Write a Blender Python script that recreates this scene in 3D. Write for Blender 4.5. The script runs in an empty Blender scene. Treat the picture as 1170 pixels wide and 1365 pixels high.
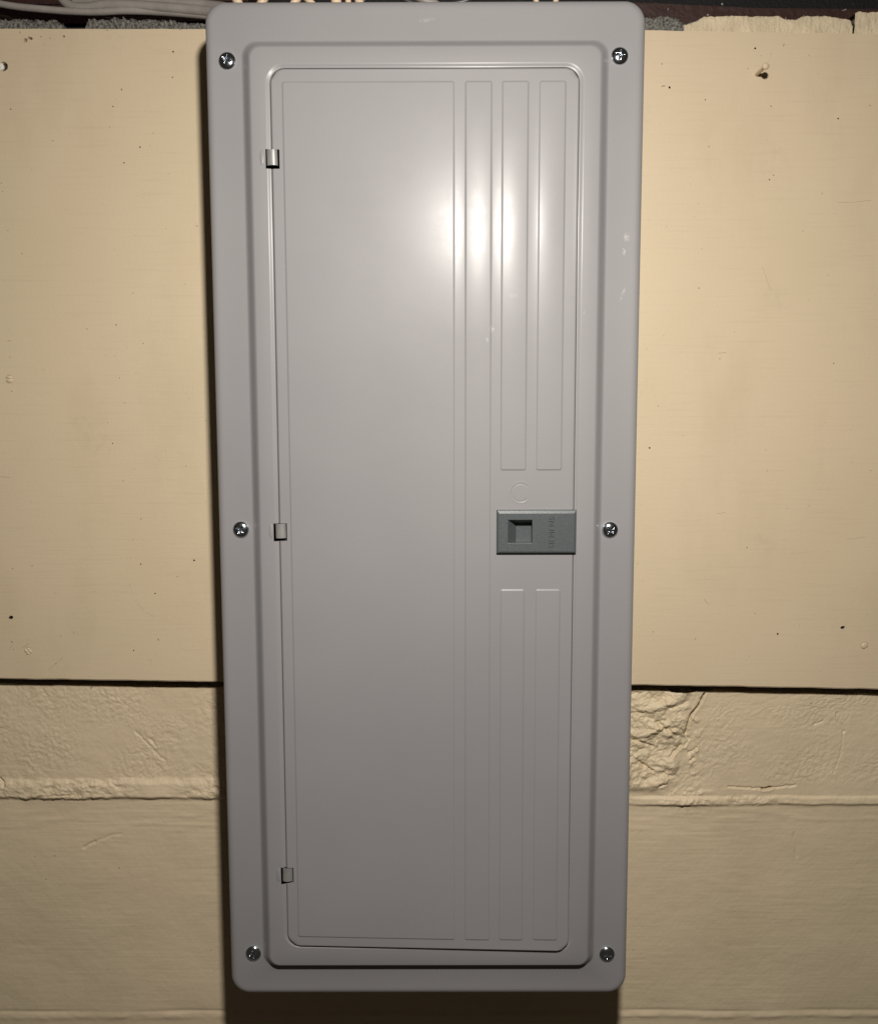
import bpy, bmesh, math, random
import numpy as np
from mathutils import Vector, Matrix
random.seed(4)
S = bpy.context.scene
COL = S.collection

# ------------------------------------------------------------------ camera
P_FL = -0.095                      # y of the panel's flange face; the block wall's face is y = 0
pitch, yaw, roll = -0.1000, -0.0020, -0.0023
cp, sp, cy, sy, cr, sr = (math.cos(pitch), math.sin(pitch), math.cos(yaw), math.sin(yaw), math.cos(roll), math.sin(roll))
Rz = np.array([[cy, sy, 0], [-sy, cy, 0], [0, 0, 1.0]])
Fv = Rz @ np.array([0, cp, sp]); Uv = Rz @ np.array([0, -sp, cp]); Rv = Rz @ np.array([1.0, 0, 0])
Rv, Uv = cr*Rv + sr*Uv, cr*Uv - sr*Rv
CAM = np.array([0.0123, P_FL - 0.7627, 0.0889])
cam = bpy.data.cameras.new('camera'); co = bpy.data.objects.new('camera', cam); COL.objects.link(co)
co.matrix_world = Matrix(((Rv[0], Uv[0], -Fv[0], CAM[0]), (Rv[1], Uv[1], -Fv[1], CAM[1]), (Rv[2], Uv[2], -Fv[2], CAM[2]), (0, 0, 0, 1)))
cam.sensor_fit = 'VERTICAL'; cam.sensor_height = 24; cam.lens = 24*1150/1365
cam.clip_start = 0.01; cam.clip_end = 50
S.camera = co

# ------------------------------------------------------------------ light: dark room, one work lamp above the camera
W = bpy.data.worlds.new('World'); S.world = W; W.use_nodes = True
bg = W.node_tree.nodes['Background']; bg.inputs[0].default_value = (1.0, 0.82, 0.62, 1); bg.inputs[1].default_value = 0.030
L = bpy.data.lights.new('work_lamp', 'AREA'); L.shape = 'DISK'; L.size = 0.058
L.energy = 9.0; L.color = (1.0, 0.945, 0.875)
lo = bpy.data.objects.new('work_lamp', L); COL.objects.link(lo)
LP = Vector((0.068, P_FL - 0.67, 0.405)); lo.location = LP
lo.rotation_euler = (Vector((0.01, P_FL, -0.30)) - LP).to_track_quat('-Z', 'Y').to_euler()
S.view_settings.view_transform = 'Standard'; S.view_settings.look = 'None'
S.view_settings.exposure = 0.0; S.view_settings.gamma = 1.0

# ------------------------------------------------------------------ helpers
def un(px, py, y):
    """photo pixel (1170x1365) -> world point on the plane at depth y"""
    d = Fv + Rv*(px-585)/1150 + Uv*(682.5-py)/1150
    return CAM + d*((y-CAM[1])/d[1])
def tag(o, label=None, cat=None, group=None, kind=None):
    if label: o['label'] = label
    if cat: o['category'] = cat
    if group: o['group'] = group
    if kind: o['kind'] = kind
    return o
def empty(name, loc=(0, 0, 0)):
    o = bpy.data.objects.new(name, None); COL.objects.link(o); o.location = loc; o.empty_display_size = 0.05; return o
def link(name, me, mat, parent=None, smooth=True):
    o = bpy.data.objects.new(name, me); COL.objects.link(o)
    if mat: me.materials.append(mat)
    if smooth: me.polygons.foreach_set('use_smooth', [True]*len(me.polygons))
    if smooth and name in ('cover','hinge','door','screw','nail'): me.set_sharp_from_angle(angle=math.radians(50))
    if parent:
        o.parent = parent
        o.matrix_parent_inverse = Matrix.Translation(parent.location).inverted() if parent.type == 'EMPTY' else Matrix()
    return o
def mesh(name, v, f):
    me = bpy.data.meshes.new(name); me.from_pydata([tuple(p) for p in v], [], f); me.update(); return me
def from_bm(name, bm):
    me = bpy.data.meshes.new(name); bm.to_mesh(me); bm.free(); return me
def grid_mesh(name, X, Y, Z, keep=None):
    """X, Y, Z 2-D arrays [row(z), col(x)]; faces look towards -Y"""
    n, m = X.shape
    v = np.stack([X, Y, Z], -1).reshape(-1, 3)
    idx = np.arange(n*m).reshape(n, m)
    q = np.stack([idx[:-1, :-1], idx[:-1, 1:], idx[1:, 1:], idx[1:, :-1]], -1)
    if keep is not None: q = q[keep]
    q = q.reshape(-1, 4)
    me = bpy.data.meshes.new(name)
    me.vertices.add(len(v)); me.vertices.foreach_set('co', v.astype(np.float32).ravel())
    me.loops.add(q.size); me.loops.foreach_set('vertex_index', q.astype(np.int32).ravel())
    me.polygons.add(len(q)); me.polygons.foreach_set('loop_start', np.arange(0, q.size, 4, dtype=np.int32))
    me.update(calc_edges=True); me.validate(); return me
# numpy gradient noise
_rng = np.random.RandomState(11); _perm = _rng.permutation(256)
_ang = _rng.rand(256)*2*np.pi; _g = np.stack([np.cos(_ang), np.sin(_ang)], -1)
def noise(x, y, s=0):
    x = np.asarray(x) + 100.3 + s*17.7; y = np.asarray(y) + 100.7 + s*5.3
    xi = np.floor(x).astype(int); yi = np.floor(y).astype(int); xf = x-xi; yf = y-yi
    def gr(ix, iy, dx, dy):
        g = _g[_perm[(_perm[ix & 255] + iy) & 255]]; return g[..., 0]*dx + g[..., 1]*dy
    u = xf**3*(xf*(xf*6-15)+10); w = yf**3*(yf*(yf*6-15)+10)
    a = gr(xi, yi, xf, yf); b = gr(xi+1, yi, xf-1, yf); c = gr(xi, yi+1, xf, yf-1); d = gr(xi+1, yi+1, xf-1, yf-1)
    return 1.4*((a*(1-u)+b*u)*(1-w) + (c*(1-u)+d*u)*w)
def fbm(x, y, o=4, s=0, gain=0.5):
    t = 0; a = 1
    for i in range(o): t = t + a*noise(x*2**i, y*2**i, s+i*3); a *= gain
    return t
def sstep(a, b, x):
    t = np.clip((x-a)/(b-a), 0, 1); return t*t*(3-2*t)
def seg_dist(X, Z, pts):
    d = np.full(X.shape, 9.0); sgn = np.zeros(X.shape)
    for (x0, z0), (x1, z1) in zip(pts[:-1], pts[1:]):
        ex, ez = x1-x0, z1-z0; t = np.clip(((X-x0)*ex+(Z-z0)*ez)/(ex*ex+ez*ez), 0, 1)
        dx, dz = X-(x0+t*ex), Z-(z0+t*ez); dd = np.hypot(dx, dz)
        m = dd < d; d = np.where(m, dd, d); sgn = np.where(m, dz, sgn)
    return d, sgn

# ------------------------------------------------------------------ materials
class NT:
    def __init__(s, name):
        s.m = bpy.data.materials.new(name); s.m.use_nodes = True; s.t = s.m.node_tree; s.n = s.t.nodes; s.p = s.n['Principled BSDF']
        s.co = s.n.new('ShaderNodeTexCoord').outputs['Object']
    def link(s, a, b): s.t.links.new(a, b)
    def node(s, t, **k):
        n = s.n.new(t)
        for a, b in k.items(): setattr(n, a, b)
        return n
    def map(s, scale=(1, 1, 1), loc=(0, 0, 0), rot=(0, 0, 0)):
        n = s.n.new('ShaderNodeMapping'); n.inputs['Scale'].default_value = scale; n.inputs['Location'].default_value = loc
        n.inputs['Rotation'].default_value = rot
        s.link(s.co, n.inputs['Vector']); return n.outputs[0]
    def noise(s, scale, detail=3, vec=None, rough=0.5):
        n = s.n.new('ShaderNodeTexNoise'); n.inputs['Scale'].default_value = scale; n.inputs['Detail'].default_value = detail
        n.inputs['Roughness'].default_value = rough
        s.link(vec if vec is not None else s.co, n.inputs['Vector']); return n.outputs['Fac']
    def ramp(s, f, stops):
        n = s.n.new('ShaderNodeValToRGB'); e = n.color_ramp.elements
        while len(e) < len(stops): e.new(0.5)
        for k, (p, c) in zip(e, stops):
            k.position = p; k.color = (c, c, c, 1) if isinstance(c, (int, float)) else (*c, 1)
        s.link(f, n.inputs[0]); return n.outputs[0]
    def math(s, op, a, b=0.0):
        n = s.n.new('ShaderNodeMath'); n.operation = op
        for i, v in enumerate((a, b)):
            if isinstance(v, (int, float)): n.inputs[i].default_value = v
            else: s.link(v, n.inputs[i])
        return n.outputs[0]
    def mix(s, f, a, b):
        n = s.n.new('ShaderNodeMix'); n.data_type = 'RGBA'
        for i, v in ((0, f), (6, a), (7, b)):
            if isinstance(v, (int, float)): n.inputs[i].default_value = v
            elif isinstance(v, tuple): n.inputs[i].default_value = (*v, 1)
            else: s.link(v, n.inputs[i])
        return n.outputs[2]
    def bump(s, h, dist, strength=1.0, prev=None):
        n = s.n.new('ShaderNodeBump'); n.inputs['Distance'].default_value = dist; n.inputs['Strength'].default_value = strength
        s.link(h, n.inputs['Height'])
        if prev is not None: s.link(prev, n.inputs['Normal'])
        return n.outputs[0]
    def set(s, **k):
        for a, v in k.items():
            a = a.replace('_', ' ')
            if isinstance(v, (int, float)): s.p.inputs[a].default_value = v
            elif isinstance(v, tuple): s.p.inputs[a].default_value = (*v, 1)
            else: s.link(v, s.p.inputs[a])
        return s.m
def simple(name, colr, rough=0.5, metal=0.0, bump=None, flecks=0.0):
    t = NT(name); n = t.noise(60, 4)
    c = t.mix(t.ramp(n, [(0.3, 0.0), (0.7, 1.0)]), tuple(v*0.88 for v in colr), tuple(min(1, v*1.1) for v in colr))
    if flecks: c = t.mix(t.math('MULTIPLY', t.ramp(t.noise(190, 1), [(0.735, 0.0), (0.77, 1.0)]), flecks), c, (0.5, 0.47, 0.42))
    t.set(Base_Color=c, Roughness=rough, Metallic=metal)
    if bump: t.set(Normal=t.bump(t.noise(bump[0], 4), bump[1]))
    return t.m

def panel_paint():
    t = NT('grey_enamel')
    base = t.mix(t.ramp(t.noise(5, 3), [(0.35, 0.0), (0.7, 1.0)]), (0.254, 0.247, 0.254), (0.277, 0.270, 0.275))
    # chalky scuffs and finger dust
    mask = None
    for px, py, sx, sz, rot in ((835, 316, 5, 7, 0), (831, 335, 3, 6, 0.2), (829, 393, 2.2, 13, -0.35), (655, 440, 4, 5, 0), (648, 454, 3, 4, 0),
                                (568, 27, 13, 3, 0.1), (682, 396, 8, 3, 0), (776, 418, 2, 3, 0)):
        w = un(px, py, P_FL)
        sub = t.node('ShaderNodeVectorMath', operation='SUBTRACT'); t.link(t.co, sub.inputs[0]); sub.inputs[1].default_value = (w[0], 0, w[2])
        mp = t.node('ShaderNodeMapping'); mp.vector_type = 'TEXTURE'; mp.inputs['Rotation'].default_value = (0, -rot, 0)
        mp.inputs['Scale'].default_value = (sx*0.00066, 1e3, sz*0.00066); t.link(sub.outputs[0], mp.inputs[0])
        ln = t.node('ShaderNodeVectorMath', operation='LENGTH'); t.link(mp.outputs[0], ln.inputs[0])
        f = t.ramp(ln.outputs['Value'], [(0.0, 0.55 if sx < 8 else 0.3), (1.0, 0.0)])
        mask = f if mask is None else t.math('MAXIMUM', mask, f)
    mask = t.math('MULTIPLY', mask, t.ramp(t.noise(700, 4), [(0.42, 0.0), (0.62, 1.0)]))
    dust = t.ramp(t.noise(900, 2), [(0.74, 0.0), (0.78, 1.0)])
    mask = t.math('MAXIMUM', mask, t.math('MULTIPLY', dust, 0.22))
    c = t.mix(mask, base, (0.68, 0.67, 0.65))
    r = t.ramp(t.noise(22, 6, None, 0.7), [(0.35, 0.24), (0.65, 0.30)])
    r2 = t.math('ADD', r, t.math('MULTIPLY', mask, 0.3))
    b = t.bump(t.noise(620, 3), 0.00007, 0.6)
    b = t.bump(t.noise(55, 2), 0.00006, 0.5, b)
    b = t.bump(t.noise(13, 2), 0.00018, 0.5, b)
    return t.set(Base_Color=c, Roughness=0.62, Normal=b, Specular_IOR_Level=0.50, Coat_Weight=0.40, Coat_Roughness=r2, Coat_IOR=1.4)
M_paint = panel_paint()

def cream_paint(name, horiz, colr, rough, strokes=1.0):
    t = NT(name)
    big = t.ramp(t.noise(6, 5), [(0.3, 0.0), (0.72, 1.0)])
    c = t.mix(big, (colr[0]*0.94, colr[1]*0.955, colr[2]*0.92), colr)
    c = t.mix(t.ramp(t.noise(2.6, 3), [(0.4, 0.0), (0.65, 0.5)]), c, (colr[0]*1.0, colr[1]*0.95, colr[2]*0.95))
    # thin dirt in the brush marks, grey rubs and fly specks
    mv = t.map(scale=(14, 60, 420)) if horiz else t.map(scale=(420, 60, 14))
    st = t.noise(1.0, 4, mv, 0.6)
    mv2 = t.map(scale=(40, 40, 900)); st2 = t.noise(1.0, 3, mv2)
    c = t.mix(t.ramp(st, [(0.30, 0.15), (0.46, 0.0)]), c, tuple(v*0.62 for v in colr))
    rub = t.math('MULTIPLY', t.ramp(t.noise(17, 4), [(0.66, 0.0), (0.80, 0.22)]), t.ramp(t.noise(210, 4), [(0.4, 0.0), (0.7, 1.0)]))
    c = t.mix(rub, c, (0.30, 0.25, 0.19))
    st3 = t.ramp(t.noise(1.0, 5, t.map(scale=(11, 11, 5)), 0.65), [(0.52, 0.0), (0.70, 0.20)])
    c = t.mix(st3, c, (colr[0]*0.70, colr[1]*0.68, colr[2]*0.62))
    sp = t.ramp(t.noise(240, 1), [(0.775, 0.0), (0.80, 0.7)])
    c = t.mix(sp, c, (0.16, 0.11, 0.07))
    patch = t.ramp(t.noise(9, 2), [(0.35, 0.25), (0.65, 1.0)])
    h = t.math('MULTIPLY', t.math('ADD', t.math('MULTIPLY', st, 0.7), t.math('MULTIPLY', st2, 0.45)), patch)
    b = t.bump(h, 0.00022*strokes, 0.8)
    b = t.bump(t.noise(330, 4), 0.00022, 0.55, b)
    return t.set(Base_Color=c, Roughness=rough, Normal=b, Specular_IOR_Level=0.35)
CREAM = (0.645, 0.532, 0.372)
M_board = cream_paint('cream_board_paint', True, CREAM, 0.5)
M_block = cream_paint('cream_masonry_paint', True, (0.665, 0.553, 0.385), 0.55, 1.5)
M_hole = simple('dark_wood_in_hole', (0.035, 0.022, 0.013), 0.9)
M_edge = simple('board_core', (0.30, 0.22, 0.13), 0.8, bump=(200, 0.0006))
M_steel = NT('zinc_screw').set(Base_Color=(0.60, 0.65, 0.71), Metallic=1.0, Roughness=0.17)
M_hinge = simple('painted_hinge_steel', (0.30, 0.30, 0.29), 0.34, 0.25, bump=(900, 0.00005))
M_white = simple('chalky_screw', (0.75, 0.70, 0.62), 0.5, bump=(900, 0.0002))
def mortar_mat():
    t = NT('grey_mortar')
    c = t.mix(t.ramp(t.noise(420, 5, None, 0.7), [(0.38, 0.0), (0.60, 1.0)]), (0.050, 0.045, 0.038), (0.33, 0.32, 0.285))
    return t.set(Base_Color=c, Roughness=0.95, Normal=t.bump(t.noise(650, 5, None, 0.7), 0.0022))
M_mortar = mortar_mat()
M_cream_rough = simple('cream_painted_mortar', (0.62, 0.52, 0.36), 0.7, bump=(350, 0.0012))
M_beam = simple('dark_brown_wood', (0.038, 0.014, 0.010), 0.55, bump=(160, 0.0009), flecks=0.6)
M_void = simple('void_black', (0.006, 0.006, 0.007), 0.7, bump=(300, 0.001), flecks=0.7)  # near-black colour stands in for the unlit void above the wall
M_cable = simple('grey_cable_sheath', (0.30, 0.275, 0.25), 0.42, bump=(160, 0.0004))
M_romex = simple('cream_cable_sheath', (0.72, 0.58, 0.40), 0.45)
M_dark_cable = simple('black_cable_sheath', (0.03, 0.03, 0.03), 0.4)
def latch_mat():
    t = NT('grey_green_plastic')
    c = t.mix(t.ramp(t.noise(500, 3), [(0.35, 0.0), (0.7, 1.0)]), (0.074, 0.087, 0.090), (0.092, 0.106, 0.110))
    b = t.bump(t.noise(1100, 3), 0.00014, 0.8)
    return t.set(Base_Color=c, Roughness=0.40, Normal=b)
M_latch = latch_mat()

# ------------------------------------------------------------------ electrical panel
panel = empty('electrical_panel', (0, -0.017, -0.44))
tag(panel, 'tall grey metal electrical panel with ribbed hinged door, screwed closed on the cream wall', 'electrical panel')
HINGES = (0.3145, -0.0035, -0.3215)
HB, HT = 0.0068, 0.0068      # notch half heights

def warp(x, z):
    """the door and its opening sag a little at the lower right"""
    w = np.clip((-z-0.30)/0.09, 0, 1)
    return z - 0.0048*((x+0.13)/0.26)*w*w*(3-2*w)
def ring(x0, x1, z0, z1, r, f, sag=False, nc=10, zs=None):
    pts = []
    zl = []
    for h in reversed(HINGES[::-1]): zl += [h+HT, h, h-HB-0.0022]
    def arc(cx, cz, a0):
        for i in range(nc+1):
            a = a0 + (math.pi/2)*i/nc; pts.append((cx+r*math.cos(a), cz+r*math.sin(a)))
    arc(x1-r, z1-r, 0)                       # top right -> going to the top left
    for i in range(1, 8): pts.append((x1-r+(x0-x1+2*r)*i/8, z1))
    arc(x0+r, z1-r, math.pi/2)
    for z in zl: pts.append((x0, z))
    arc(x0+r, z0+r, math.pi)
    for i in range(1, 8): pts.append((x0+r+(x1-x0-2*r)*i/8, z0))
    arc(x1-r, z0+r, 1.5*math.pi)
    for i in range(1, 8): pts.append((x1, z0+r+(z1-z0-2*r)*i/8))
    if sag: pts = [(x, float(warp(x, z))) for x, z in pts]
    return [(x, P_FL - f, z) for x, z in pts]
def lerp_rect(a, b, t): return [a[i]+(b[i]-a[i])*t for i in range(5)]
OUT = (-0.1855, 0.1855, -0.4440, 0.4440, 0.0175)
def inset(rc, d): return (rc[0]+d, rc[1]-d, rc[2]+d, rc[3]-d, max(rc[4]-d, 0.002))
RZ = 0.0076
BEV0 = (-0.1555, 0.1555, -0.4158, 0.4120, 0.0130)
BEV1 = (-0.1455, 0.1460, -0.4092, 0.4030, 0.0085)
OP0 = (-0.1340, 0.1335, -0.3923, 0.3908, 0.0150)
OP1 = (-0.1304, 0.1297, -0.3910, 0.3872, 0.0130)
rings = [ring(*inset(OUT, 0.0004), -0.0145), ring(*OUT, -0.0065)]
for k in range(1, 9):
    a = math.pi/2*k/8; rings.append(ring(*inset(OUT, 0.0060*(1-math.cos(a))), -0.0042+0.0042*math.sin(a)))
rings.append(ring(*inset(OUT, 0.0085), 0))
for k in range(13):
    t = k/12; rings.append(ring(*lerp_rect(BEV0, BEV1, t), RZ*(t*t*(3-2*t))))
i_flat = len(rings)
rings.append(ring(*inset(OP0, -0.0030), RZ, True))
rings.append(ring(*inset(OP0, -0.0009), RZ, True))
for k in range(7):
    t = k/6; rings.append(ring(*lerp_rect(OP0, OP1, t), RZ-0.0010*(t*t*(3-2*t)), True))
rings.append(ring(*inset(OP1, 0.0003), RZ-0.0022, True))
rings.append(ring(*inset(OP1, 0.0003), -0.0010, True))
rings.append(ring(*inset(OP1, 0.0060), -0.0010, True))
rings.append(ring(*inset(OP1, 0.0100), -0.0010, True))
n = len(rings[0]); V = [p for r_ in rings for p in r_]; Fc = []
for i in range(len(rings)-1):
    for j in range(n):
        a, b = i*n+j, i*n+(j+1) % n; c, d = a+n, b+n
        cxm = (V[a][0]+V[b][0]+V[c][0]+V[d][0])/4; czm = (V[a][2]+V[b][2]+V[c][2]+V[d][2])/4
        if i >= i_flat+1 and i < len(rings)-2 and cxm < -0.125 and any(h-HB-0.0022 < czm < h+HT for h in HINGES): continue
        Fc.append((a, c, d, b))
cover = link('cover', mesh('cover', V, Fc), M_paint, panel)

# door: one pressed sheet, height as a function of x and z
DX0, DX1, DZ0, DZ1, DR = -0.1299, 0.1294, -0.3898, 0.3869, 0.0125
RECTS = [(-0.1196, 0.0240, -0.3815, 0.3757, 0.0), (0.0340, 0.0557, -0.3830, 0.3757, 1), (0.0650, 0.0865, 0.0500, 0.3757, 1),
         (0.0655, 0.0862, -0.3830, -0.0567, 1), (0.0962, 0.1178, 0.0500, 0.3757, 1), (0.0968, 0.1180, -0.3830, -0.0567, 1)]
def unwarp(x, z):
    q = z
    for _ in range(8): q = z + (q-float(warp(x, q)))
    return q
RECTS = [(a, b, unwarp((a+b)/2, c) if c < -0.3 else c, d, e) for a, b, c, d, e in RECTS]
EW = 0.0011
def rect_h(X, Z, x0, x1, z0, z1, cv):
    r = 0.0016; cx, cz = (x0+x1)/2, (z0+z1)/2
    qx = np.abs(X-cx)-((x1-x0)/2-r); qz = np.abs(Z-cz)-((z1-z0)/2-r)
    sd = np.hypot(np.maximum(qx, 0), np.maximum(qz, 0))+np.minimum(np.maximum(qx, qz), 0)-r
    e = 1-sstep(-EW*0.75, EW*0.75, sd)
    # crease: a slight pinch just outside the pressed step
    h = e*0.00058
    if cv:
        u = np.clip((X-cx)/((x1-x0)/2), -1, 1); endf = sstep(0, 0.05, np.minimum(Z-z0, z1-Z)+0.01)
        h = h + 0.00029*(1-u*u)*e*endf
    return h
def door_h(X, Z):
    h = np.zeros(X.shape)
    for rc in RECTS: h = np.maximum(h, rect_h(X, Z, *rc))
    # concave strips between the ribs
    for a, b in ((0.0240, 0.0340), (0.0557, 0.0652), (0.0864, 0.0965)):
        v = np.clip((X-(a+b)/2)/((b-a)/2), -1, 1); up = sstep(-0.386, -0.30, Z)*sstep(0.380, 0.33, Z)
        k = 1.0 if a < 0.05 else 1 - sstep(0.06, 0.05, np.abs(Z))
        h = h - 0.00012*(1-v*v)*up*(k if a < 0.05 else sstep(0.056, 0.075, np.abs(Z)))
    # sheet is never quite flat
    h = h + 0.00030*noise(X*7+3, Z*5, 2) + 0.00022*np.exp(-((X-0.09)/0.05)**2)*noise(X*3, Z*9, 5)
    # lock knock-out above the latch, pressed ring broken on its right
    w = un(693.5, 656.5, P_FL-0.005); dx, dz = X-w[0], Z-w[2]; r = np.hypot(dx, dz); a = np.arctan2(dz, dx)
    brk = sstep(0.55, 0.95, np.abs(a))
    h = h - 0.00020*np.exp(-((r-0.0079)/0.00055)**2)*brk + 0.00010*np.exp(-((r-0.0092)/0.0006)**2)*brk
    # dent lines next to the hinges
    return h
def lines(lo, hi, feats, fine, coarse, reach=0.0022):
    s = {round(lo, 6), round(hi, 6)}
    x = lo
    while x < hi: s.add(round(x, 6)); x += coarse
    for f in feats:
        k = -reach
        while k <= reach+1e-9:
            if lo < f+k < hi: s.add(round(f+k, 6))
            k += fine
    a = np.array(sorted(s)); out = [a[0]]
    for v in a[1:]:
        if v-out[-1] > fine*0.35: out.append(v)
    if out[-1] < hi: out[-1] = hi
    return np.array(out)
wk = un(693.5, 656.5, P_FL-0.005)
xf = [r[0] for r in RECTS]+[r[1] for r in RECTS]+[DX0, DX1]; zf = [r[2] for r in RECTS]+[r[3] for r in RECTS]+[DZ0, DZ1]
gx = lines(DX0, DX1, xf, 0.00028, 0.0020); gz = lines(DZ0, DZ1, zf, 0.00028, 0.0060)
gx = np.array(sorted(set(gx) | set(np.round(np.arange(wk[0]-0.011, wk[0]+0.011, 0.00042), 6)) | {-0.1233, 0.0640, 0.1287}))
gz = np.array(sorted(set(gz) | set(np.round(np.arange(wk[2]-0.011, wk[2]+0.011, 0.00042), 6)) | {0.0125, -0.0205} |
              {v for h in HINGES for v in (h+HT, h-HB, h-HB-0.0022, h+HT+0.0003, h-HB-0.001, h+HT-0.0014)}))
GX, GZ = np.meshgrid(gx, gz)
# rounded corners: pull the outer margin columns in
def half_in(z):
    d = np.minimum(z-DZ0, DZ1-z); t = np.clip(1-d/DR, 0, 1); return DR*(1-np.sqrt(np.clip(1-t*t, 0, 1)))
IN = half_in(GZ); MG = 0.0128
X2 = np.where(GX < DX0+MG, DX0+MG-(DX0+MG-GX)*(MG-IN)/MG, np.where(GX > DX1-MG, DX1-MG+(GX-(DX1-MG))*(MG-IN)/MG, GX))
cx, cz = (DX0+DX1)/2, (DZ0+DZ1)/2
qx = np.abs(X2-cx)-((DX1-DX0)/2-DR); qz = np.abs(GZ-cz)-((DZ1-DZ0)/2-DR)
SD = -(np.hypot(np.maximum(qx, 0), np.maximum(qz, 0))+np.minimum(np.maximum(qx, qz), 0)-DR)
er = 0.0016; t = np.clip(1-SD/er, 0, 1); edge = -er*(1-np.sqrt(np.clip(1-t*t, 0, 1)))
H = door_h(X2, GZ)*sstep(0, 0.004, SD) + edge
DBASE = 0.0067
LEAN = np.clip(-GZ/0.39, 0, 1)**4*(0.0028+0.0020*(X2+0.13)/0.26)      # the door stands a little proud at the bottom
Yd = P_FL-DBASE-H-LEAN; Zw = warp(X2, GZ)
fcx = (X2[:-1, :-1]+X2[1:, 1:])/2; fcz = (GZ[:-1, :-1]+GZ[1:, 1:])/2
keep = np.ones(fcx.shape, bool)
for h in HINGES: keep &= ~((fcx < -0.1233) & (fcz > h-HB-0.0022) & (fcz < h+HT))
keep &= ~((fcx > 0.0640) & (fcx < 0.1287) & (fcz < 0.0125) & (fcz > -0.0205))
dme = grid_mesh('door', X2, Yd, Zw, keep)
bm = bmesh.new(); bm.from_mesh(dme)      # return flange all round the sheet
be = [e for e in bm.edges if e.is_boundary]
r_ = bmesh.ops.extrude_edge_only(bm, edges=be)
for v in r_['geom']:
    if isinstance(v, bmesh.types.BMVert): v.co.y += 0.0050
bmesh.ops.recalc_face_normals(bm, faces=bm.faces)
bm.to_mesh(dme); bm.free()
door = link('door', dme, M_paint, panel)

# hinges: rolled knuckles with a stamped dimple beside each
def hinge_mesh():
    v, f = [], []; N = 14; R1, R0 = 0.0047, 0.0040; H_ = HT-0.0004
    for z in (-H_, H_):
        for k in range(N+1):
            a = math.pi*k/N; v.append((-R1*math.cos(a), -R1*0.62*math.sin(a), z))
        for k in range(N+1):
            a = math.pi*k/N; v.append((-R0*math.cos(a), -R0*0.60*math.sin(a), z))
    n_ = N+1
    for k in range(N):
        f.append((k, k+1, 2*n_+k+1, 2*n_+k)); f.append((n_+k+1, n_+k, 3*n_+k, 3*n_+k+1))
        f.append((k+1, k, n_+k, n_+k+1)); f.append((2*n_+k, 2*n_+k+1, 3*n_+k+1, 3*n_+k))
    return mesh('hinge', v, f)
hm = hinge_mesh()
bm = bmesh.new(); bmesh.ops.create_uvsphere(bm, u_segments=16, v_segments=10, radius=1)
bmesh.ops.scale(bm, vec=(0.0019, 0.0006, 0.0065), verts=bm.verts); dm = from_bm('dimple', bm)
hx = {0.3145: -0.1302, -0.0035: -0.1288, -0.3215: -0.1288}
for h in HINGES:
    hx_ = {0.3145: -0.1297, -0.0035: -0.1289, -0.3215: -0.1291}[h]
    o = link('hinge', hm, M_hinge if not hm.materials else None, panel); o.location = (hx_, P_FL-DBASE+0.0012, h); o.rotation_euler = (random.uniform(-.05, .05), random.uniform(-.03, .03), random.uniform(-.12, .12))
    o = link('stamped_dimple', dm, M_paint if not dm.materials else None, panel); o.location = (hx_-0.0082, P_FL-RZ+0.0001, h)

# latch: bevelled plastic plate with a finger pocket and raised lettering
def latch_mesh():
    y0 = P_FL-DBASE+0.0006; y1 = P_FL-DBASE-0.0046
    X0, X1, Z0, Z1 = 0.0612, 0.1316, -0.0236, 0.0151; b = 0.0030
    wx0, wx1, wz0, wz1 = 0.0712, 0.0924, -0.0140, 0.0064
    bm = bmesh.new(); P = lambda x, y, z: bm.verts.new((x, y, z))
    o = [P(X0, y0, Z0), P(X1, y0, Z0), P(X1, y0, Z1), P(X0, y0, Z1)]
    m = [P(X0+0.0004, y1+0.0011, Z0+0.0004), P(X1-0.0004, y1+0.0011, Z0+0.0004), P(X1-0.0004, y1+0.0011, Z1-0.0004), P(X0+0.0004, y1+0.0011, Z1-0.0004)]
    i = [P(X0+b*0.7, y1, Z0+b*0.62), P(X1-b*0.8, y1, Z0+b*0.62), P(X1-b*0.8, y1, Z1-b), P(X0+b*0.7, y1, Z1-b)]
    w = [P(wx0, y1, wz0), P(wx1, y1, wz0), P(wx1, y1, wz1), P(wx0, y1, wz1)]
    fy = y1+0.0110
    fl = [P(wx0+0.0080, fy, wz0-0.0001), P(wx1+0.0004, fy, wz0-0.0001), P(wx1+0.0004, fy, wz1-0.0042), P(wx0+0.0080, fy, wz1-0.0042)]
    for A, B in ((o, m), (m, i), (i, w), (w, fl)):
        for k in range(4): bm.faces.new((A[k], A[(k+1) % 4], B[(k+1) % 4], B[k]))
    bm.faces.new(fl)
    bm.normal_update()
    es = [e for e in bm.edges if e.verts[0] in m+i+w and e.verts[1] in m+i+w and len(e.link_faces) == 2 and e.calc_face_angle(0) > 0.2]
    bmesh.ops.bevel(bm, geom=es, offset=0.00035, segments=2, affect='EDGES', profile=0.5)
    return from_bm('latch', bm), y1
lm, LY = latch_mesh()
latch = link('latch', lm, M_latch, panel, smooth=False)
def text_mesh(txt, size, depth, bevel=0.0):
    cu = bpy.data.curves.new('t', 'FONT'); cu.body = txt; cu.size = size; cu.extrude = depth; cu.bevel_depth = bevel; cu.align_x = 'CENTER'
    cu.align_y = 'CENTER'; cu.space_character = 1.06; cu.resolution_u = 4; cu.offset = 0.0
    ob = bpy.data.objects.new('t', cu); COL.objects.link(ob); dg = bpy.context.evaluated_depsgraph_get(); dg.update()
    me = bpy.data.meshes.new_from_object(ob.evaluated_get(dg)); bpy.data.objects.remove(ob); return me
tm = text_mesh('SIEMENS', 0.0070, 0.00065, 0.0); tm.name = 'lettering'; tm.materials.clear()
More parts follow.
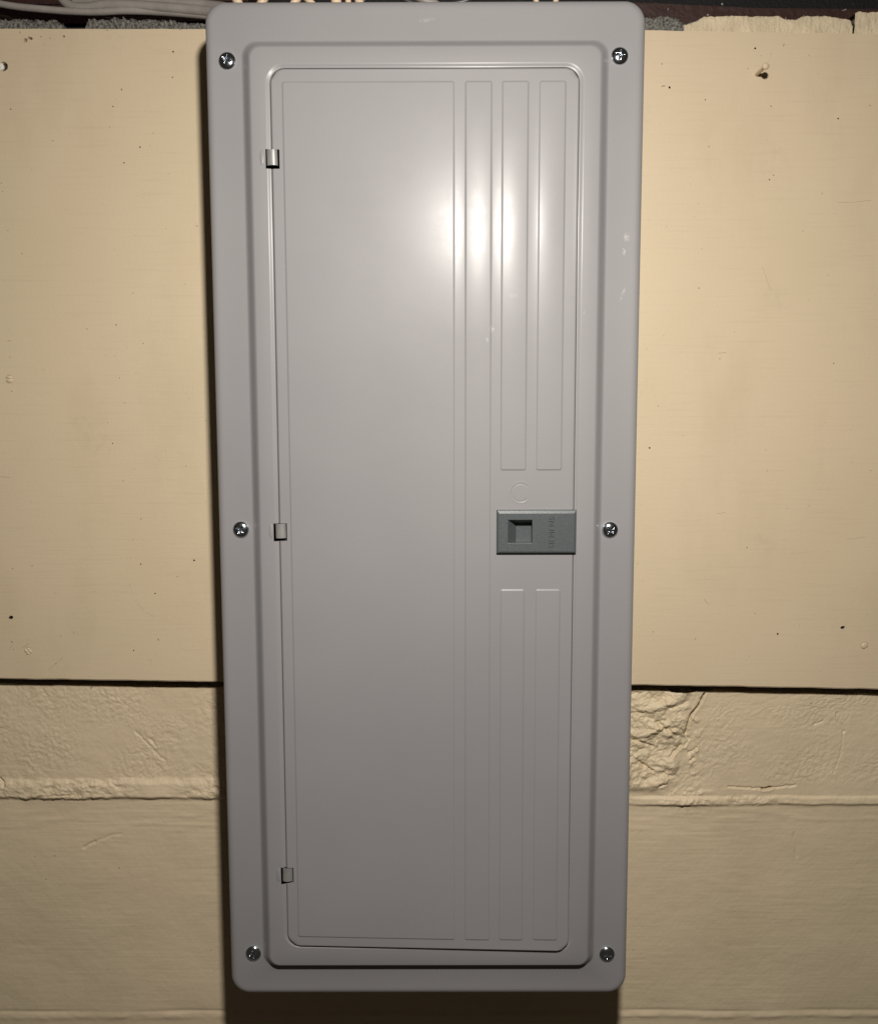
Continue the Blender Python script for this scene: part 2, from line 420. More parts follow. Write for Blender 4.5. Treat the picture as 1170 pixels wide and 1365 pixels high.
xs = [v.co.x for v in tm.vertices]; sc = 0.0275/(max(xs)-min(xs))
tm.transform(Matrix.Scale(sc, 4, (1, 0, 0)))
letter = link('lettering', tm, M_latch, None, smooth=False)
letter.parent = latch
wt = un(735.5, 708, LY); letter.location = (wt[0], LY-0.0001, -0.0042)
letter.rotation_euler = Matrix(((0, -1, 0), (0, 0, -1), (1, 0, 0))).to_euler()   # text reads upward, faces the room

# screws with a Phillips recess
def screw_mesh(R=0.0072, Hh=0.0038):
    NR, NA = 34, 72; v = [(0, 0, 0)]; f = []
    def h(x, z):
        r = math.hypot(x, z)/R; base = Hh*math.sqrt(max(0, 1-(r*0.96)**2))
        d = 0
        for u, w in ((x, z), (z, x)):
            arm = max(0, 1-abs(u)/0.00085); ln = max(0, 1-(abs(w)/0.0040)**3); d = max(d, min(1, arm*2.2)*ln)
        return base-0.0019*d
    v[0] = (0, -h(0, 0), 0)
    for i in range(1, NR+1):
        r = R*(i/NR)**0.8
        for j in range(NA):
            a = 2*math.pi*j/NA; x, z = r*math.cos(a), r*math.sin(a); v.append((x, -h(x, z), z))
    for j in range(NA): v.append((R*math.cos(2*math.pi*j/NA), 0.001, R*math.sin(2*math.pi*j/NA)))
    for j in range(NA): f.append((0, 1+j, 1+(j+1) % NA))
    for i in range(NR):
        for j in range(NA):
            a = 1+i*NA+j; b = 1+i*NA+(j+1) % NA; f.append((a, a+NA, b+NA, b))
    return mesh('screw', v, f)
sm = screw_mesh()
for k, (px, py) in enumerate(((302.5, 80), (826, 73.5), (321, 706), (813, 706.5), (337.5, 1272), (809, 1273))):
    w = un(px, py, P_FL-0.002); o = link('screw', sm, M_steel if not sm.materials else None, panel)
    o.location = (w[0], P_FL+0.0002, w[2]); o.rotation_euler = (random.uniform(-.03, .03), [0.35, 0.15, 0.5, 0.75, 1.35, 0.1][k], random.uniform(-.03, .03))

# enclosure box behind the cover
def box_bm(bm, x0, x1, y0, y1, z0, z1):
    r = bmesh.ops.create_cube(bm, size=1)
    bmesh.ops.scale(bm, vec=(x1-x0, y1-y0, z1-z0), verts=r['verts'])
    bmesh.ops.translate(bm, vec=((x0+x1)/2, (y0+y1)/2, (z0+z1)/2), verts=r['verts']); return r['verts']
bm = bmesh.new(); box_bm(bm, -0.178, 0.178, P_FL+0.004, -0.0165, -0.436, 0.436)
front = [f for f in bm.faces if f.normal.y < -0.9]
bmesh.ops.inset_region(bm, faces=front, thickness=0.012)
r_ = bmesh.ops.extrude_discrete_faces(bm, faces=[f for f in bm.faces if f.normal.y < -0.9 and abs(f.calc_center_median().x) < 0.01 and f.calc_area() > 0.2])
for f in r_['faces']: bmesh.ops.translate(bm, vec=(0, 0.05, 0), verts=f.verts)
link('enclosure', from_bm('enclosure', bm), M_paint, panel, smooth=False)

# ------------------------------------------------------------------ painted board
BY = -0.016
board_root = empty('painted_board', (0, BY, -0.17))
tag(board_root, 'large cream painted sheet board with nail holes, fixed to the wall behind the grey panel', 'board')
bot = [(-0.80, -0.157), (-0.429, -0.1625), (-0.213, -0.1662), (0.206, -0.1700), (0.449, -0.1748), (0.80, -0.181)]
top = [(0.80, 0.4435), (0.419, 0.4500), (0.2045, 0.4538), (-0.209, 0.4562), (-0.396, 0.4570), (-0.80, 0.4585)]
def dens(pl, st, amp, s):
    o = []
    for (a, b), (c, d) in zip(pl[:-1], pl[1:]):
        k = max(2, int(abs(c-a)/st))
        for i in range(k):
            t = i/k; x = a+(c-a)*t; o.append((x, b+(d-b)*t + amp*float(fbm(np.array(x*30), np.array(0.3+s), 3))))
    o.append(pl[-1]); return o
loop = dens(bot, 0.006, 0.0006, 1)+dens(top, 0.006, 0.0004, 7)
bm = bmesh.new()
fv = [bm.verts.new((x, BY, z)) for x, z in loop]; fr = bm.faces.new(fv)
ex = bmesh.ops.extrude_face_region(bm, geom=[fr]); ev = [g for g in ex['geom'] if isinstance(g, bmesh.types.BMVert)]
bmesh.ops.translate(bm, vec=(0, 0.0135, 0), verts=ev)
bmesh.ops.recalc_face_normals(bm, faces=bm.faces)
fe = [e for e in bm.edges if all(abs(v.co.y-BY) < 1e-6 for v in e.verts)]
bmesh.ops.bevel(bm, geom=fe, offset=0.0011, segments=2, affect='EDGES', clamp_overlap=True)
board = link('board', from_bm('board', bm), M_board, board_root, smooth=False)
board.data.materials.append(M_hole)
# cutters: nail holes, chips, screw recesses and scratches
cb = bmesh.new()
def cut_hole(px, py, rpx, depth=0.009, ell=1.0, rot=0.0, n_=11, jag=0.18):
    w = un(px, py, BY); r = rpx*0.00074
    ring0, ring1 = [], []
    for k in range(n_):
        a = 2*math.pi*k/n_; rr = r*(1+random.uniform(-jag, jag)); x, z = rr*ell*math.cos(a), rr*math.sin(a)
        x, z = x*math.cos(rot)-z*math.sin(rot), x*math.sin(rot)+z*math.cos(rot)
        ring0.append(cb.verts.new((w[0]+x, BY-0.002, w[2]+z))); ring1.append(cb.verts.new((w[0]+x*0.8, BY+depth, w[2]+z*0.8)))
    cb.faces.new(ring0); cb.faces.new(ring1[::-1])
    for k in range(n_): cb.faces.new((ring0[(k+1) % n_], ring0[k], ring1[k], ring1[(k+1) % n_]))
for h in ((34.5, 54, 2.6, .009, 1, .6), (40.5, 51, 1.9, .009, 1.7, -.3), (85.5, 48.5, 1.7), (26.5, 42.5, .9, .004, .6), (67, 51, .8), (15, 823, 2.4, .009, 1.2), (1006, 64.5, 1.5, .009, .8),
          (1122.3, 836.5, 2.3, .009, 1.3, .5), (892, 116.5, 1.5), (884, 115, 1.1, .002, 2.4, .2), (187, 196, 1.0), (165.5, 217, .9), (151, 142, .8), (231, 69, 1.1), (230, 103, .8),
          (259, 747, 1.3), (188, 752, 1.0), (207, 791, 1.0), (178.5, 867, .9), (150.5, 591, .8), (865.3, 597, 1.2), (1036, 845, 1.3), (939.5, 133, .8), (1116.5, 158, 1.1),
          (1025, 239.5, .8), (931, 384, .8, .003), (55, 49, .9), (143, 40.5, .8), (18, 866, .9, .004), (74.5, 885, .8, .003),
          (1044, 60, .6, .003, 3.0, 1.1), (27, 44, .8, .003, .7), (1027, 72, .7, .003, .6, 0), (16, 856, .9, .003, 2.2, -.2), (995, 730, .9, .002), (12, 455, 1.2, .001, 2.0)):
    cut_hole(*h)
def cut_line(pts, r=0.0005, off=0.0):
    for (a, b), (c, d) in zip(pts[:-1], pts[1:]):
        p, q = un(a, b, BY), un(c, d, BY); dv = Vector((q[0]-p[0], 0, q[2]-p[2])); ln = dv.length; dv.normalize(); nn = Vector((-dv.z, 0, dv.x))
        k = [Vector((p[0], BY+off, p[2]))-dv*0.0002, Vector((q[0], BY+off, q[2]))+dv*0.0002]
        vs = []
        for c_ in k: vs += [cb.verts.new(c_+nn*r+Vector((0, -0.001, 0))), cb.verts.new(c_-nn*r+Vector((0, -0.001, 0))), cb.verts.new(c_+Vector((0, r*1.0, 0)))]
        for f in ((0, 1, 2), (5, 4, 3), (0, 3, 4, 1), (1, 4, 5, 2), (2, 5, 3, 0)): cb.faces.new([vs[i] for i in f])
cut_line([(168, 768), (173, 780), (179, 793)], 0.00030); cut_line([(181.5, 801), (187, 809), (195, 817), (207, 823.5)], 0.00055)
cut_line([(1015.5, 355), (1021, 371), (1027, 388)], 0.00042); cut_line([(0, 635.5), (13, 636.5)], 0.0006); cut_line([(65, 893), (84, 877)], 0.0004)
cut_line([(1117, 270), (1138, 269.5), (1160, 267)], 0.0004); cut_line([(956, 685), (966, 683)], 0.0005); cut_line([(938, 799), (944, 806)], 0.0006)
cut_line([(957, 471), (967, 470)], 0.0005); cut_line([(1128, 719), (1152, 716)], 0.0005); cut_line([(12, 866), (18, 860)], 0.0004)
cut_line([(30, 864), (39, 858)], .0005); cut_line([(1155, 878), (1158, 873)], .0007)
# screw recess rings
SCR = ((2.5, 88.5, 5.2, 0.0030), (13, 505.5, 6.2, 0.0008), (38, 868, 6.2, 0.0010), (1151.5, 860.5, 6.0, 0.0008))
for px, py, r, d in SCR: cut_hole(px+(2.5 if px < 5 else 0), py, r+(1 if px < 5 else 0), d, 1, 0, 20, 0.04)
bmesh.ops.recalc_face_normals(cb, faces=cb.faces)
cut = bpy.data.objects.new('cutter', from_bm('cutter', cb)); COL.objects.link(cut)
md = board.modifiers.new('b', 'BOOLEAN'); md.operation = 'DIFFERENCE'; md.object = cut; md.solver = 'EXACT'; md.use_self = True
dg = bpy.context.evaluated_depsgraph_get(); dg.update()
nm = bpy.data.meshes.new_from_object(board.evaluated_get(dg)); board.modifiers.clear(); old = board.data; board.data = nm; nm.name = 'board_sheet'
bpy.data.objects.remove(cut)
if len(nm.materials) < 2: nm.materials.clear(); nm.materials.append(M_board); nm.materials.append(M_hole)
for p in nm.polygons:
    c = p.center; inside = -0.7 < c.x < 0.7 and -0.150 < c.z < 0.440 and c.y > BY+0.0022 and c.y < BY+0.0125
    p.material_index = 1 if inside else 0
print('board polys', len(nm.polygons))

def slot_screw(px, py, r, mat, name, proud, slot_rot, cross=False):
    R = r*0.00074; NR, NA = 16, 36; v = []; f = []
    def h(x, z):
        q = math.hypot(x, z)/R; b = 0.0011*(1-q**2.5)
        u = x*math.cos(slot_rot)+z*math.sin(slot_rot); w = -x*math.sin(slot_rot)+z*math.cos(slot_rot); d = max(0, 1-abs(w)/(R*0.26))
        if cross: d = max(d, max(0, 1-abs(u)/(R*0.2)))
        return b-0.0010*min(1, 1.8*d)*(1 if abs(q) < 0.93 else 0.5)
    v.append((0, -h(0, 0), 0))
    for i in range(1, NR+1):
        for j in range(NA):
            a = 2*math.pi*j/NA; x, z = R*i/NR*math.cos(a), R*i/NR*math.sin(a); v.append((x, -h(x, z), z))
    for j in range(NA): v.append((R*math.cos(2*math.pi*j/NA), 0.002, R*math.sin(2*math.pi*j/NA)))
    for j in range(NA): f.append((0, 1+j, 1+(j+1) % NA))
    for i in range(NR):
        for j in range(NA):
            a = 1+i*NA+j; b = 1+i*NA+(j+1) % NA; f.append((a, a+NA, b+NA, b))
    w = un(px, py, BY); o = link(name, mesh(name, v, f), mat, board_root); o.location = (w[0], BY-proud, w[2]); return o
slot_screw(0.5, 88.5, 4.6, M_white, 'screw', -0.0004, 0.6)
slot_screw(13, 505.5, 4.9, M_board, 'screw', 0.0001, -0.1)
slot_screw(38, 868, 5.0, M_board, 'screw', 0.0000, 2.2, True)
slot_screw(1151.5, 860.5, 4.5, M_board, 'screw', 0.0003, 2.1)

# painted nail sticking out of the board
v, f = [], []; w = un(1007.5, 99.5, BY)
prof = [(0.0, 0.004), (0.0016, 0.004), (0.0016, -0.0205), (0.0029, -0.0210), (0.0031, -0.0222), (0.0024, -0.0232), (0.0, -0.0235)]
NA = 20
for r, y in prof:
    for j in range(NA): a = 2*math.pi*j/NA; v.append((r*math.cos(a), y, r*math.sin(a)))
for i in range(len(prof)-1):
    for j in range(NA): a = i*NA+j; b = i*NA+(j+1) % NA; f.append((a, a+NA, b+NA, b))
nme = mesh('nail', v, f); o = link('nail', nme, M_board, board_root); o.location = (w[0], BY, w[2]); o.rotation_euler = (0.05, 0, 0.03)

# ------------------------------------------------------------------ block wall
wall = empty('block_wall', (0, 0, -0.8))
tag(wall, 'cream painted concrete block wall with thick mortar joints, showing below the board', 'wall', kind='structure')
def PW(*pts): return [(float(un(a, b, 0)[0]), float(un(a, b, 0)[2])) for a, b in pts]
CR = [(PW((937, 918), (930, 937), (919, 952), (914, 967), (913, 976)), 0.0045, 0.0016), (PW((873, 961), (888, 971), (901, 980)), 0.0030, 0.0014),
      (PW((845, 985), (860, 991), (869, 995)), 0.0030, 0.0012), (PW((893, 1007), (900, 1001), (907, 994)), 0.0030, 0.0013),
      (PW((848, 1013), (858, 1021), (868, 1027)), 0.0034, 0.0014), (PW((863, 971), (870, 970), (876, 973)), 0.0022, 0.0009),
      (PW((917, 1003), (923, 1001), (928, 997)), 0.0022, 0.0010), (PW((919, 1014), (924, 1011)), 0.0025, 0.0012), (PW((878, 1047), (886, 1045)), 0.0020, 0.0009),
      (PW((905, 970), (918, 985), (911, 995)), 0.0012, 0.0010),
      (PW((970, 1049), (1010, 1051), (1018, 1052), (1030, 1050), (1060, 1047)), 0.0016, 0.0008), (PW((1016, 1052), (1027, 1050.5)), 0.0050, 0.0011),
      (PW((1114, 950), (1122, 968), (1124, 976)), 0.0014, 0.0008), (PW((1124, 976), (1120, 1005), (1110, 1030)), 0.0005, 0.0008),
      (PW((1057, 1112), (1060, 1128), (1061, 1143)), 0.0008, 0.0010), (PW((112, 1130), (120, 1125), (127, 1122)), 0.0016, 0.0010),
      (PW((127, 1122), (150, 1113), (162, 1112)), 0.0007, 0.0009), (PW((180, 975), (205, 1000), (220, 1015)), 0.0007, 0.0012),
      (PW((208, 995), (200, 985)), 0.0009, 0.0012), (PW((1096, 962), (1085, 966)), 0.0010, 0.001)]
CR0 = PW((940, 905), (937, 918), (930, 937), (919, 952), (914, 967), (913, 976))
def wall_h(X, Z):
    """+ towards the room"""
    upper = sstep(-0.285, -0.272, Z); below = 1-sstep(-0.305, -0.292, Z)
    right = sstep(-0.05, 0.1, X)
    # joint centre line
    jz = np.where(X < 0, -0.2805, -0.2965) + 0.0015*noise(X*9, X*0+3)
    jw = np.where(X < 0, 0.0105, 0.0040)
    gx_, gz_ = X+0.004*noise(X*60, Z*60, 91), Z+0.004*noise(X*60, Z*60, 93)
    gran = fbm((gx_*0.8+gz_*0.6)*190, (gz_*0.8-gx_*0.6)*240, 2, 1, 0.6)+0.5*fbm((gx_*0.6-gz_*0.8)*520, (gz_*0.6+gx_*0.8)*520, 2, 2); lump = fbm(X*55, Z*70, 4, 9); big = fbm(X*9, Z*12, 2, 21)
    h = 0.0012*big
    h = h + upper*(0.00040*gran*np.clip(0.75+1.1*noise(X*19, Z*23, 44), 0.2, 1.3) + 0.00050*lump*(0.5+0.5*np.clip(noise(X*6, Z*6, 30)+0.4, 0, 1)))
    # smoother lower courses, combed sideways by the brush
    comb = fbm(X*16, Z*330, 3, 40, 0.55)
    h = h + (1-upper)*(0.00016*comb*(0.5+noise(X*8, Z*8, 61)) + 0.00016*lump + 0.00007*gran)
    # peeled laps of paint just under the joint
    lap = np.exp(-((Z+0.318)/0.016)**2); h = h + lap*0.0006*np.maximum(0, noise(X*26, Z*150, 71))
    # mortar ledge: slopes out downwards, then drops back sharply
    wd = np.where(X < 0, 0.0215, 0.0085); lo = np.where(X < 0, -0.2925, -0.3000)+0.0013*noise(X*14, X*0+3)+0.0007*noise(X*60, X*0+5)
    t_ = (lo+wd-Z)/wd; ramp = sstep(0, 0.35, t_)*(0.55+0.45*np.clip(t_, 0, 1))*(1-sstep(0.88, 1.0+0.0035/wd, t_))
    amp = np.where(X < 0, 0.0050, 0.0030)*np.clip(0.85+0.8*noise(X*17, X*0+2, 14), 0.25, 1.5)
    onj = sstep(0, 0.15, t_)*(1-sstep(1.0, 1.0+0.003/wd, t_))
    h = h*(1-0.3*onj) + amp*ramp + onj*0.0011*fbm(X*75, Z*120, 4, 15, 0.6)*np.clip(0.7+1.4*noise(X*13, X*0+8), 0.15, 1.6)
    # upper edge of the left bead broken into lumps; crevice at the far left
    h = h + (1-right)*0.0013*np.maximum(0, fbm(X*45, Z*60, 3, 52))*np.exp(-((Z+0.268)/0.007)**2)*sstep(-0.30, -0.26, X)
    for (pl, d, w_) in (( PW((0, 1038), (5, 1042), (7, 1047)), 0.004, 0.0012), (PW((55, 1060), (100, 1058)), 0.0012, 0.0009), (PW((150, 1043), (158, 1048)), 0.0012, 0.001)):
        dd, _ = seg_dist(X, Z, pl); h = h - d*np.exp(-(dd/w_)**2)
    # bottom joint, a thin lip
    j2 = -0.5345 + 0.0010*noise(X*11, X*0+9); p2 = np.exp(-((Z-j2)/0.0034)**2)
    h = h + 0.0011*p2*np.clip(0.8+0.9*fbm(X*28, Z*50, 3, 17), 0.15, 2) - 0.0008*np.exp(-((Z-j2-0.0055)/0.0016)**2)*np.clip(noise(X*14, Z*3, 4)+0.6, 0, 1)
    # battered mortar patch beside the panel
    xe = 0.262 - 0.012*((-0.18-Z)/0.09)
    m = sstep(0.19, 0.20, X)*(1-sstep(xe-0.004, xe+0.010, X+0.006*noise(Z*60, X*30, 8)))*sstep(-0.292, -0.275, Z)
    wx = X+0.006*noise(X*40, Z*40, 81); wz = Z+0.006*noise(X*40, Z*40, 83)
    fac = np.abs(fbm((wx+wz*0.55)*20, (wz-wx*0.45)*34, 3, 33, 0.42))
    h = h + m*(0.0065*fac + 0.0004) + m*0.0010*fbm(X*150, Z*190, 3, 90, 0.7)
    xc = np.interp(-Z, [-b for a, b in CR0], [a for a, b in CR0])
    st = sstep(0.196, 0.215, X)*(1-sstep(xc-0.0004, xc+0.0004, X+0.0009*noise(Z*150, X*0, 3)))*sstep(CR0[-1][1]-0.006, CR0[-1][1]+0.003, Z)
    h = h + 0.0042*st*(0.35+0.65*sstep(0.20, 0.262, X))
    # rubble in the joint below it
    wr = un(915, 1062, 0); g = np.exp(-((X-wr[0])/0.026)**2-((Z-wr[2])/0.012)**2)
    h = h + g*(0.0030*np.abs(fbm(X*90, Z*110, 4, 35)) + 0.0012)
    wr = un(913, 985, 0); g = np.exp(-((X-wr[0]-0.008)/0.007)**2-((Z-wr[2])/0.035)**2)
    h = h + g*(0.0040*np.maximum(0, fbm(X*120, Z*120, 3, 37)))
    for pl, d, w_ in CR:
        wob = 0.0009*noise(X*200, Z*200, 5); dd, s = seg_dist(X+wob, Z+wob, pl)
        h = h - d*np.exp(-(dd/w_)**2) + 0.10*d*np.exp(-((dd-2.2*w_)/(1.2*w_))**2)*(s < 0)
    return h
def wall_piece(name, x0, x1, z0, z1, step, mat=None, topline=False):
    nx, nz = max(2, int(round((x1-x0)/step))+1), max(2, int(round((z1-z0)/step))+1)
    dx, dz = (x1-x0)/(nx-1), (z1-z0)/(nz-1)
    Xp, Zp = np.meshgrid(x0+dx*np.arange(-1, nx+1), z0+dz*np.arange(-1, nz+1)); Hp = wall_h(Xp, Zp)
    X, Z, Hh = Xp[1:-1, 1:-1], Zp[1:-1, 1:-1], Hp[1:-1, 1:-1]
    gxh = (Hp[1:-1, 2:]-Hp[1:-1, :-2])/(2*dx); gzh = (Hp[2:, 1:-1]-Hp[:-2, 1:-1])/(2*dz)
    N = np.stack([-gxh, -np.ones_like(gxh), -gzh], -1); N /= np.linalg.norm(N, axis=-1, keepdims=True)
    if topline:
        tl = np.interp(X, [-0.60, -0.437, -0.217, 0.21, 0.457, 0.62], [-0.1705, -0.1728, -0.1765, -0.1800, -0.1852, -0.1885]) + 0.0011*fbm(X*45, X*0+4, 4, 6)
        Z = Z+(tl-z1)*sstep(z1-0.03, z1, Z)
    v = np.stack([X, -Hh, Z], -1).reshape(-1, 3); idx = np.arange(nx*nz).reshape(nz, nx)
    q = np.stack([idx[:-1, :-1], idx[:-1, 1:], idx[1:, 1:], idx[1:, :-1]], -1).reshape(-1, 4)
    lp = np.concatenate([idx[0, :], idx[1:, -1], idx[-1, -2::-1], idx[-2:0:-1, 0]]); m = len(lp); n0 = len(v)
    fr = v[lp]; bk = fr.copy(); bk[:, 1] = 0.09; a = np.arange(m); b = (a+1) % m
    q2 = np.stack([n0+a, n0+m+a, n0+m+b, n0+b], -1)
    v = np.concatenate([v, fr, bk]); q = np.concatenate([q, q2])
    mid = np.array([(x0+x1)/2, 0, (z0+z1)/2]); sn = (fr-mid)*[1/(x1-x0), 0, 1/(z1-z0)]; sn = np.where(np.abs(sn) == np.abs(sn).max(1, keepdims=True), np.sign(sn), 0)
    N = np.concatenate([N.reshape(-1, 3), sn, sn]); N /= np.linalg.norm(N, axis=-1, keepdims=True)
    me = bpy.data.meshes.new(name)
    me.vertices.add(len(v)); me.vertices.foreach_set('co', v.astype(np.float32).ravel())
    me.loops.add(q.size); me.loops.foreach_set('vertex_index', q.astype(np.int32).ravel())
    me.polygons.add(len(q)); me.polygons.foreach_set('loop_start', np.arange(0, q.size, 4, dtype=np.int32))
    me.update(calc_edges=True)
    o = link(name, me, mat or M_block, wall)
    me.normals_split_custom_set_from_vertices(N.astype(np.float32))
    return o
FX0, FX1, ST = -0.60, 0.62, 0.00125
# course A (its top runs on behind the board)
for a, b in ((-0.595, -0.210), (-0.210, 0.270), (0.270, 0.62)): wall_piece('block', a, b, -0.268, -0.176, 0.0009, topline=True)
wall_piece('mortar_joint', FX0+0.005, FX1, -0.302, -0.268, 0.0009)
for a, b in ((-0.595, -0.470), (-0.470, 0.030), (0.030, 0.62)): wall_piece('block', a, b, -0.530, -0.302, ST)
wall_piece('mortar_joint', FX0+0.005, FX1, -0.540, -0.530, ST)
for a, b in ((-0.595, -0.210), (-0.210, 0.270), (0.270, 0.62)): wall_piece('block', a, b, -0.780, -0.540, 0.0022)
# the wall runs on to both sides and further down, outside the photograph
for a, b in ((-0.98, -0.595), (0.62, 0.98)):
    wall_piece('block', a, b, -0.268, -0.170, 0.003); wall_piece('mortar_joint', a, b, -0.302, -0.268, 0.003)
    wall_piece('block', a, b, -0.530, -0.302, 0.003); wall_piece('mortar_joint', a, b, -0.540, -0.530, 0.003); wall_piece('block', a, b, -0.780, -0.540, 0.003)
# courses behind the board
for z0, z1, js in ((-0.155, -0.035, (-0.595, -0.210, 0.270, 0.62)), (-0.035, 0.215, (-0.595, -0.470, 0.030, 0.62)), (0.215, 0.458, (-0.595, -0.210, 0.270, 0.62))):
    for a, b in zip(js[:-1], js[1:]):
        bm = bmesh.new(); box_bm(bm, a+0.0005, b-0.0005, 0.002, 0.09, z0+0.0005, z1-0.0005); link('block', from_bm('block', bm), M_mortar, wall, smooth=False)

# crumbled top of the wall above the board
def ridge(name, prof_px, mat, y0=-0.006, y1=0.045, seed=0, amp=0.0012, base_z=0.440, fy=0.0):
    xs = [un(p[0], p[1], fy)[0] for p in prof_px]; zs = [un(p[0], p[1], fy)[2] for p in prof_px]
    nx = max(8, int((xs[-1]-xs[0])/0.0009)); U = np.linspace(xs[0], xs[-1], nx); TZ = np.interp(U, xs, zs)
    TZ = TZ + amp*1.3*fbm(U*95, U*0+seed+0.37, 5, seed, 0.75)
    rows = []
    for k in range(9): t = k/8; rows.append((y0+0.001*(1-t)+0.0*U, base_z+(TZ-0.0012-base_z)*t))
    for k in range(1, 5): a = math.pi/2*k/4; rows.append((y0+0.0025*(1-math.cos(a))+0*U, TZ-0.0012+0.0012*math.sin(a)))
    for k in range(1, 14): t = k/13; rows.append((y0+0.0025+(y1-y0-0.0025)*t+0*U, TZ+0.0*t))
    rows.append((y1+0*U, TZ*0+base_z-0.002))
    Y = np.array([r[0] for r in rows]); Z = np.array([r[1] for r in rows]); X = np.repeat(U[None], len(rows), 0)
    nn = fbm(X*190+Z*90, (Y+Z)*390, 5, seed+4, 0.8); Y = Y - amp*nn*1.6; Z = Z + amp*0.8*fbm(X*240+Y*130, (Y-Z)*300, 4, seed+9, 0.7)*(Z > base_z+0.004)
    return link(name, grid_mesh(name, X, Y, Z), mat, wall)
ridge('crumbled_mortar', [(-30, 32), (0, 31), (18, 30), (55, 29.5), (75, 31), (88, 36), (92, 41)], M_mortar, seed=1, amp=0.0014)
ridge('crumbled_mortar', [(118, 40), (122, 33), (135, 29.5), (165, 28.5), (195, 29.5), (225, 32), (262, 34), (330, 35)], M_mortar, seed=2, amp=0.0014)
ridge('crumbled_mortar', [(845, 27), (870, 26.5), (888, 26), (898, 28), (904, 33), (912, 35), (918, 33.5), (932, 28)], M_mortar, seed=3, amp=0.0010)
ridge('painted_mortar', [(908, 38), (916, 36), (926, 32), (934, 26.5), (960, 26), (1000, 26.5), (1033, 26), (1041, 30.5), (1056, 31), (1064, 26.5), (1100, 27), (1118, 30), (1127, 31), (1130, 40)],
      M_cream_rough, y0=-0.0085, seed=4, amp=0.0004)
ridge('painted_mortar', [(1131.5, 40), (1132, 24), (1136, 22.5), (1150, 23.5), (1164, 21.5), (1168, 26), (1169.5, 40)], M_cream_rough, y0=-0.0105, seed=5, amp=0.0005)
ridge('crumbled_mortar', [(1168, 26), (1200, 26), (1260, 26)], M_mortar, y0=-0.004, seed=6, amp=0.0010)
# a splinter of paint standing on the edge
w0, w1 = un(1045, 32, -0.006), un(1047, 22.5, -0.006); bm = bmesh.new()
vv = [bm.verts.new((w0[0]-.0010, -.006, w0[2]-.002)), bm.verts.new((w0[0]+.0010, -.006, w0[2]-.002)), bm.verts.new((w0[0], -.0048, w0[2]-.002)), bm.verts.new((w1[0], -.0062, w1[2]))]
for q in ((0, 1, 3), (1, 2, 3), (2, 0, 3), (0, 2, 1)): bm.faces.new([vv[i] for i in q])
link('paint_splinter', from_bm('paint_splinter', bm), M_cream_rough, wall, smooth=False)

# ------------------------------------------------------------------ timber and cables above the wall
def timber(name, pts, y0, y1, mat, label, cat, kind=None, seed=0):
    """front outline given as (x, z) in order, extruded to y1"""
    bm = bmesh.new(); fv = [bm.verts.new((x, y0, z)) for x, z in pts]; fr = bm.faces.new(fv)
    ex = bmesh.ops.extrude_face_region(bm, geom=[fr]); bmesh.ops.translate(bm, vec=(0, y1-y0, 0), verts=[g for g in ex['geom'] if isinstance(g, bmesh.types.BMVert)])
    bmesh.ops.recalc_face_normals(bm, faces=bm.faces)
    bmesh.ops.bevel(bm, geom=[e for e in bm.edges], offset=0.002, segments=2, affect='EDGES')
    o = link(name, from_bm(name, bm), mat, None, smooth=False); tag(o, label, cat, kind=kind); return o
def pz(px, py, y): w = un(px, py, y); return (float(w[0]), float(w[2]))
timber('wooden_beam', [pz(840, 50, 0.03), pz(1300, 55, 0.03), pz(1300, 12, 0.03), pz(1010, 9.5, 0.03), pz(840, 1.5, 0.03)], 0.03, 0.075, M_beam,
       'dark reddish brown timber lying on the wall top right of the panel', 'beam')
timber('wooden_beam', [pz(-120, 9, 0.06), pz(105, 8, 0.06), pz(270, 4, 0.06), pz(330, 4, 0.06), pz(330, -60, 0.06), pz(-120, -60, 0.06)], 0.06, 0.10, M_beam,
       'dark brown timber behind the grey cables at the upper left', 'beam')
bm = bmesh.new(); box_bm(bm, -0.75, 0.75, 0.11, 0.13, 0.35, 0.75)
o = link('void_backdrop', from_bm('void_backdrop', bm), M_void, None, smooth=False); o['kind'] = 'structure'  # added black sheet, painted as the darkness behind timber and cables

def tube(name, pts, r, mat, label=None, cat='cable', group=None, flat=1.0, seg=10, parent=None, ridged=False):
    cu = bpy.data.curves.new(name, 'CURVE'); cu.dimensions = '3D'; cu.bevel_depth = r; cu.bevel_resolution = 4; cu.resolution_u = seg; cu.use_fill_caps = True
    s = cu.splines.new('BEZIER'); s.bezier_points.add(len(pts)-1)
    for bp, p in zip(s.bezier_points, pts): bp.co = p; bp.handle_left_type = bp.handle_right_type = 'AUTO'
    ob = bpy.data.objects.new(name, cu); COL.objects.link(ob); dg = bpy.context.evaluated_depsgraph_get(); dg.update()
    me = bpy.data.meshes.new_from_object(ob.evaluated_get(dg)); bpy.data.objects.remove(ob); me.materials.clear(); me.name = name
    o = link(name, me, mat, parent); tag(o, label, cat, group); return o
def up(px, py, y): return tuple(float(q) for q in un(px, py, y))
tube('cable', [up(-60, -12, -.012), up(0, 5, -.012), up(60, 12.5, -.012), up(120, 16, -.012), up(170, 14.5, -.012), up(220, 16.5, -.013), up(285, 22, -.02), up(330, 26, -.04)], 0.0031, M_cable,
     'grey cable sagging lowest along the board top left of the panel')
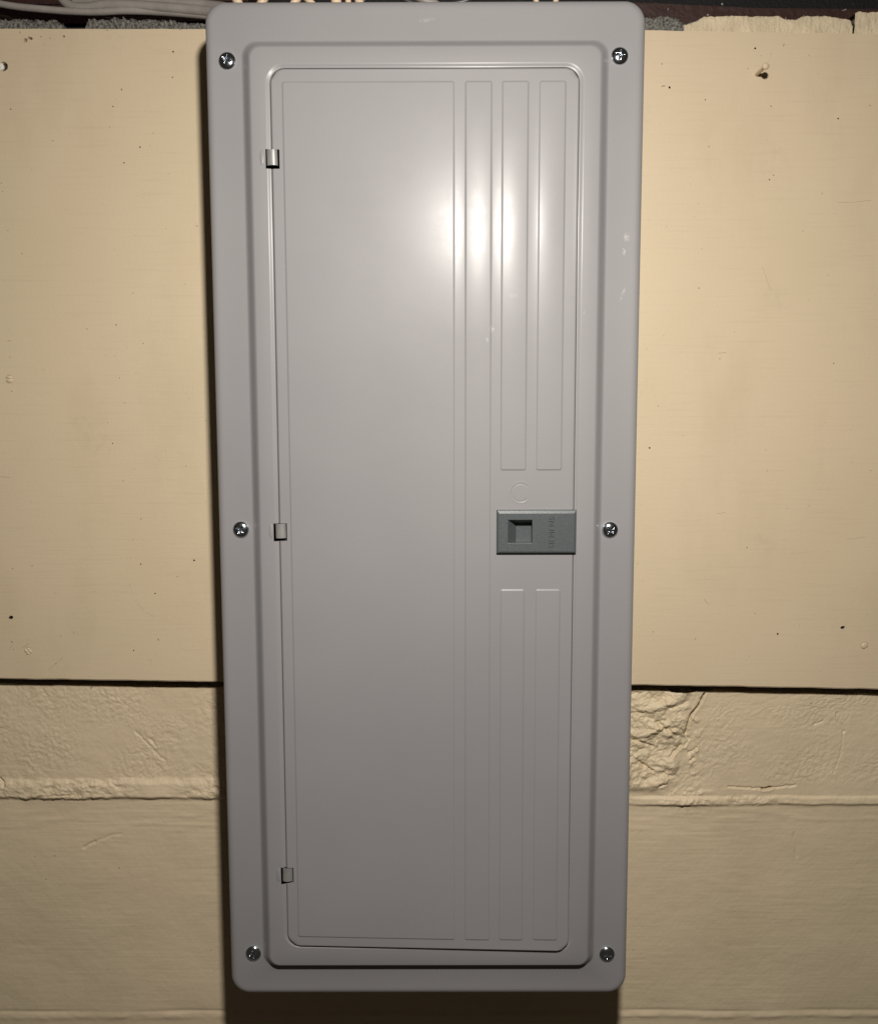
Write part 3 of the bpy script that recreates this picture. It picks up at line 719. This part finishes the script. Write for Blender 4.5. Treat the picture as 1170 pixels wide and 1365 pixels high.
tube('cable', [up(75, -12, -.004), up(95, 8, -.006), up(150, 6.5, -.010), up(210, 9.5, -.014), up(285, 16, -.022), up(330, 22, -.04)], 0.0046, M_cable,
     'grey cable lying just above the lowest one, bending up at its left end')
tube('cable', [up(100, 2, .002), up(160, 0, -.004), up(215, 3, -.010), up(285, 9, -.020), up(330, 16, -.04)], 0.0050, M_cable,
     'grey cable highest in the bundle that enters behind the panel corner')
tube('cable', [up(-40, 20, .02), up(0, 22.5, .02), up(12, 25, .02), up(20, 31, .02)], 0.0022, M_cable,
     'short grey cable end at the far left above the crumbled mortar')
# cream sheathed cables dropping into the box, only their ends show over the cover
YB = -0.055
for pts, r, m, lab in (
    (((308, -12), (316, 0), (320, 12)), .0040, M_romex, 'cream cable nearest the top left corner of the panel'),
    (((356, -10), (351, 0), (346, 12)), .0040, M_romex, 'cream cable leaning left, second from the panel top left corner'),
    (((400, -8), (394, 2), (389, 12)), .0036, M_romex, 'cream cable leaning left in the crossed pair above the panel'),
    (((404, -8), (413, 2), (420, 12)), .0032, M_romex, 'cream cable leaning right in the crossed pair above the panel'),
    (((447, -12), (448, 0), (449, 12)), .0046, M_romex, 'thick cream cable leftmost of the upright three above the panel'),
    (((463, -12), (464, 0), (465, 12)), .0026, M_romex, 'thin cream cable between two thicker ones above the panel'),
    (((479, -12), (479, 0), (480, 12)), .0040, M_romex, 'cream cable right of the thin one above the panel'),
    (((520, -12), (540, 0), (556, 10)), .0028, M_dark_cable, 'black cable slanting down above the middle of the panel top'),
    (((545, -10), (566, 1), (585, 10)), .0034, M_cable, 'grey cable slanting behind the middle of the panel top'),
    (((640, -10), (622, 1), (600, 10)), .0034, M_dark_cable, 'black cable leaning left behind the middle of the panel top'),
    (((711, -12), (714, 0), (716, 10)), .0024, M_romex, 'thin cream cable left of a pair above the right half of the panel'),
    (((744, -12), (741, 0), (738, 10)), .0024, M_romex, 'thin cream cable right of a pair above the right half of the panel')):
    tube('cable', [up(a, b, YB) for a, b in pts]+[(un(pts[-1][0], 40, YB)[0], YB, 0.436)], r, m, lab)

# ------------------------------------------------------------------ render
S.render.engine = 'CYCLES'
S.cycles.max_bounces = 6
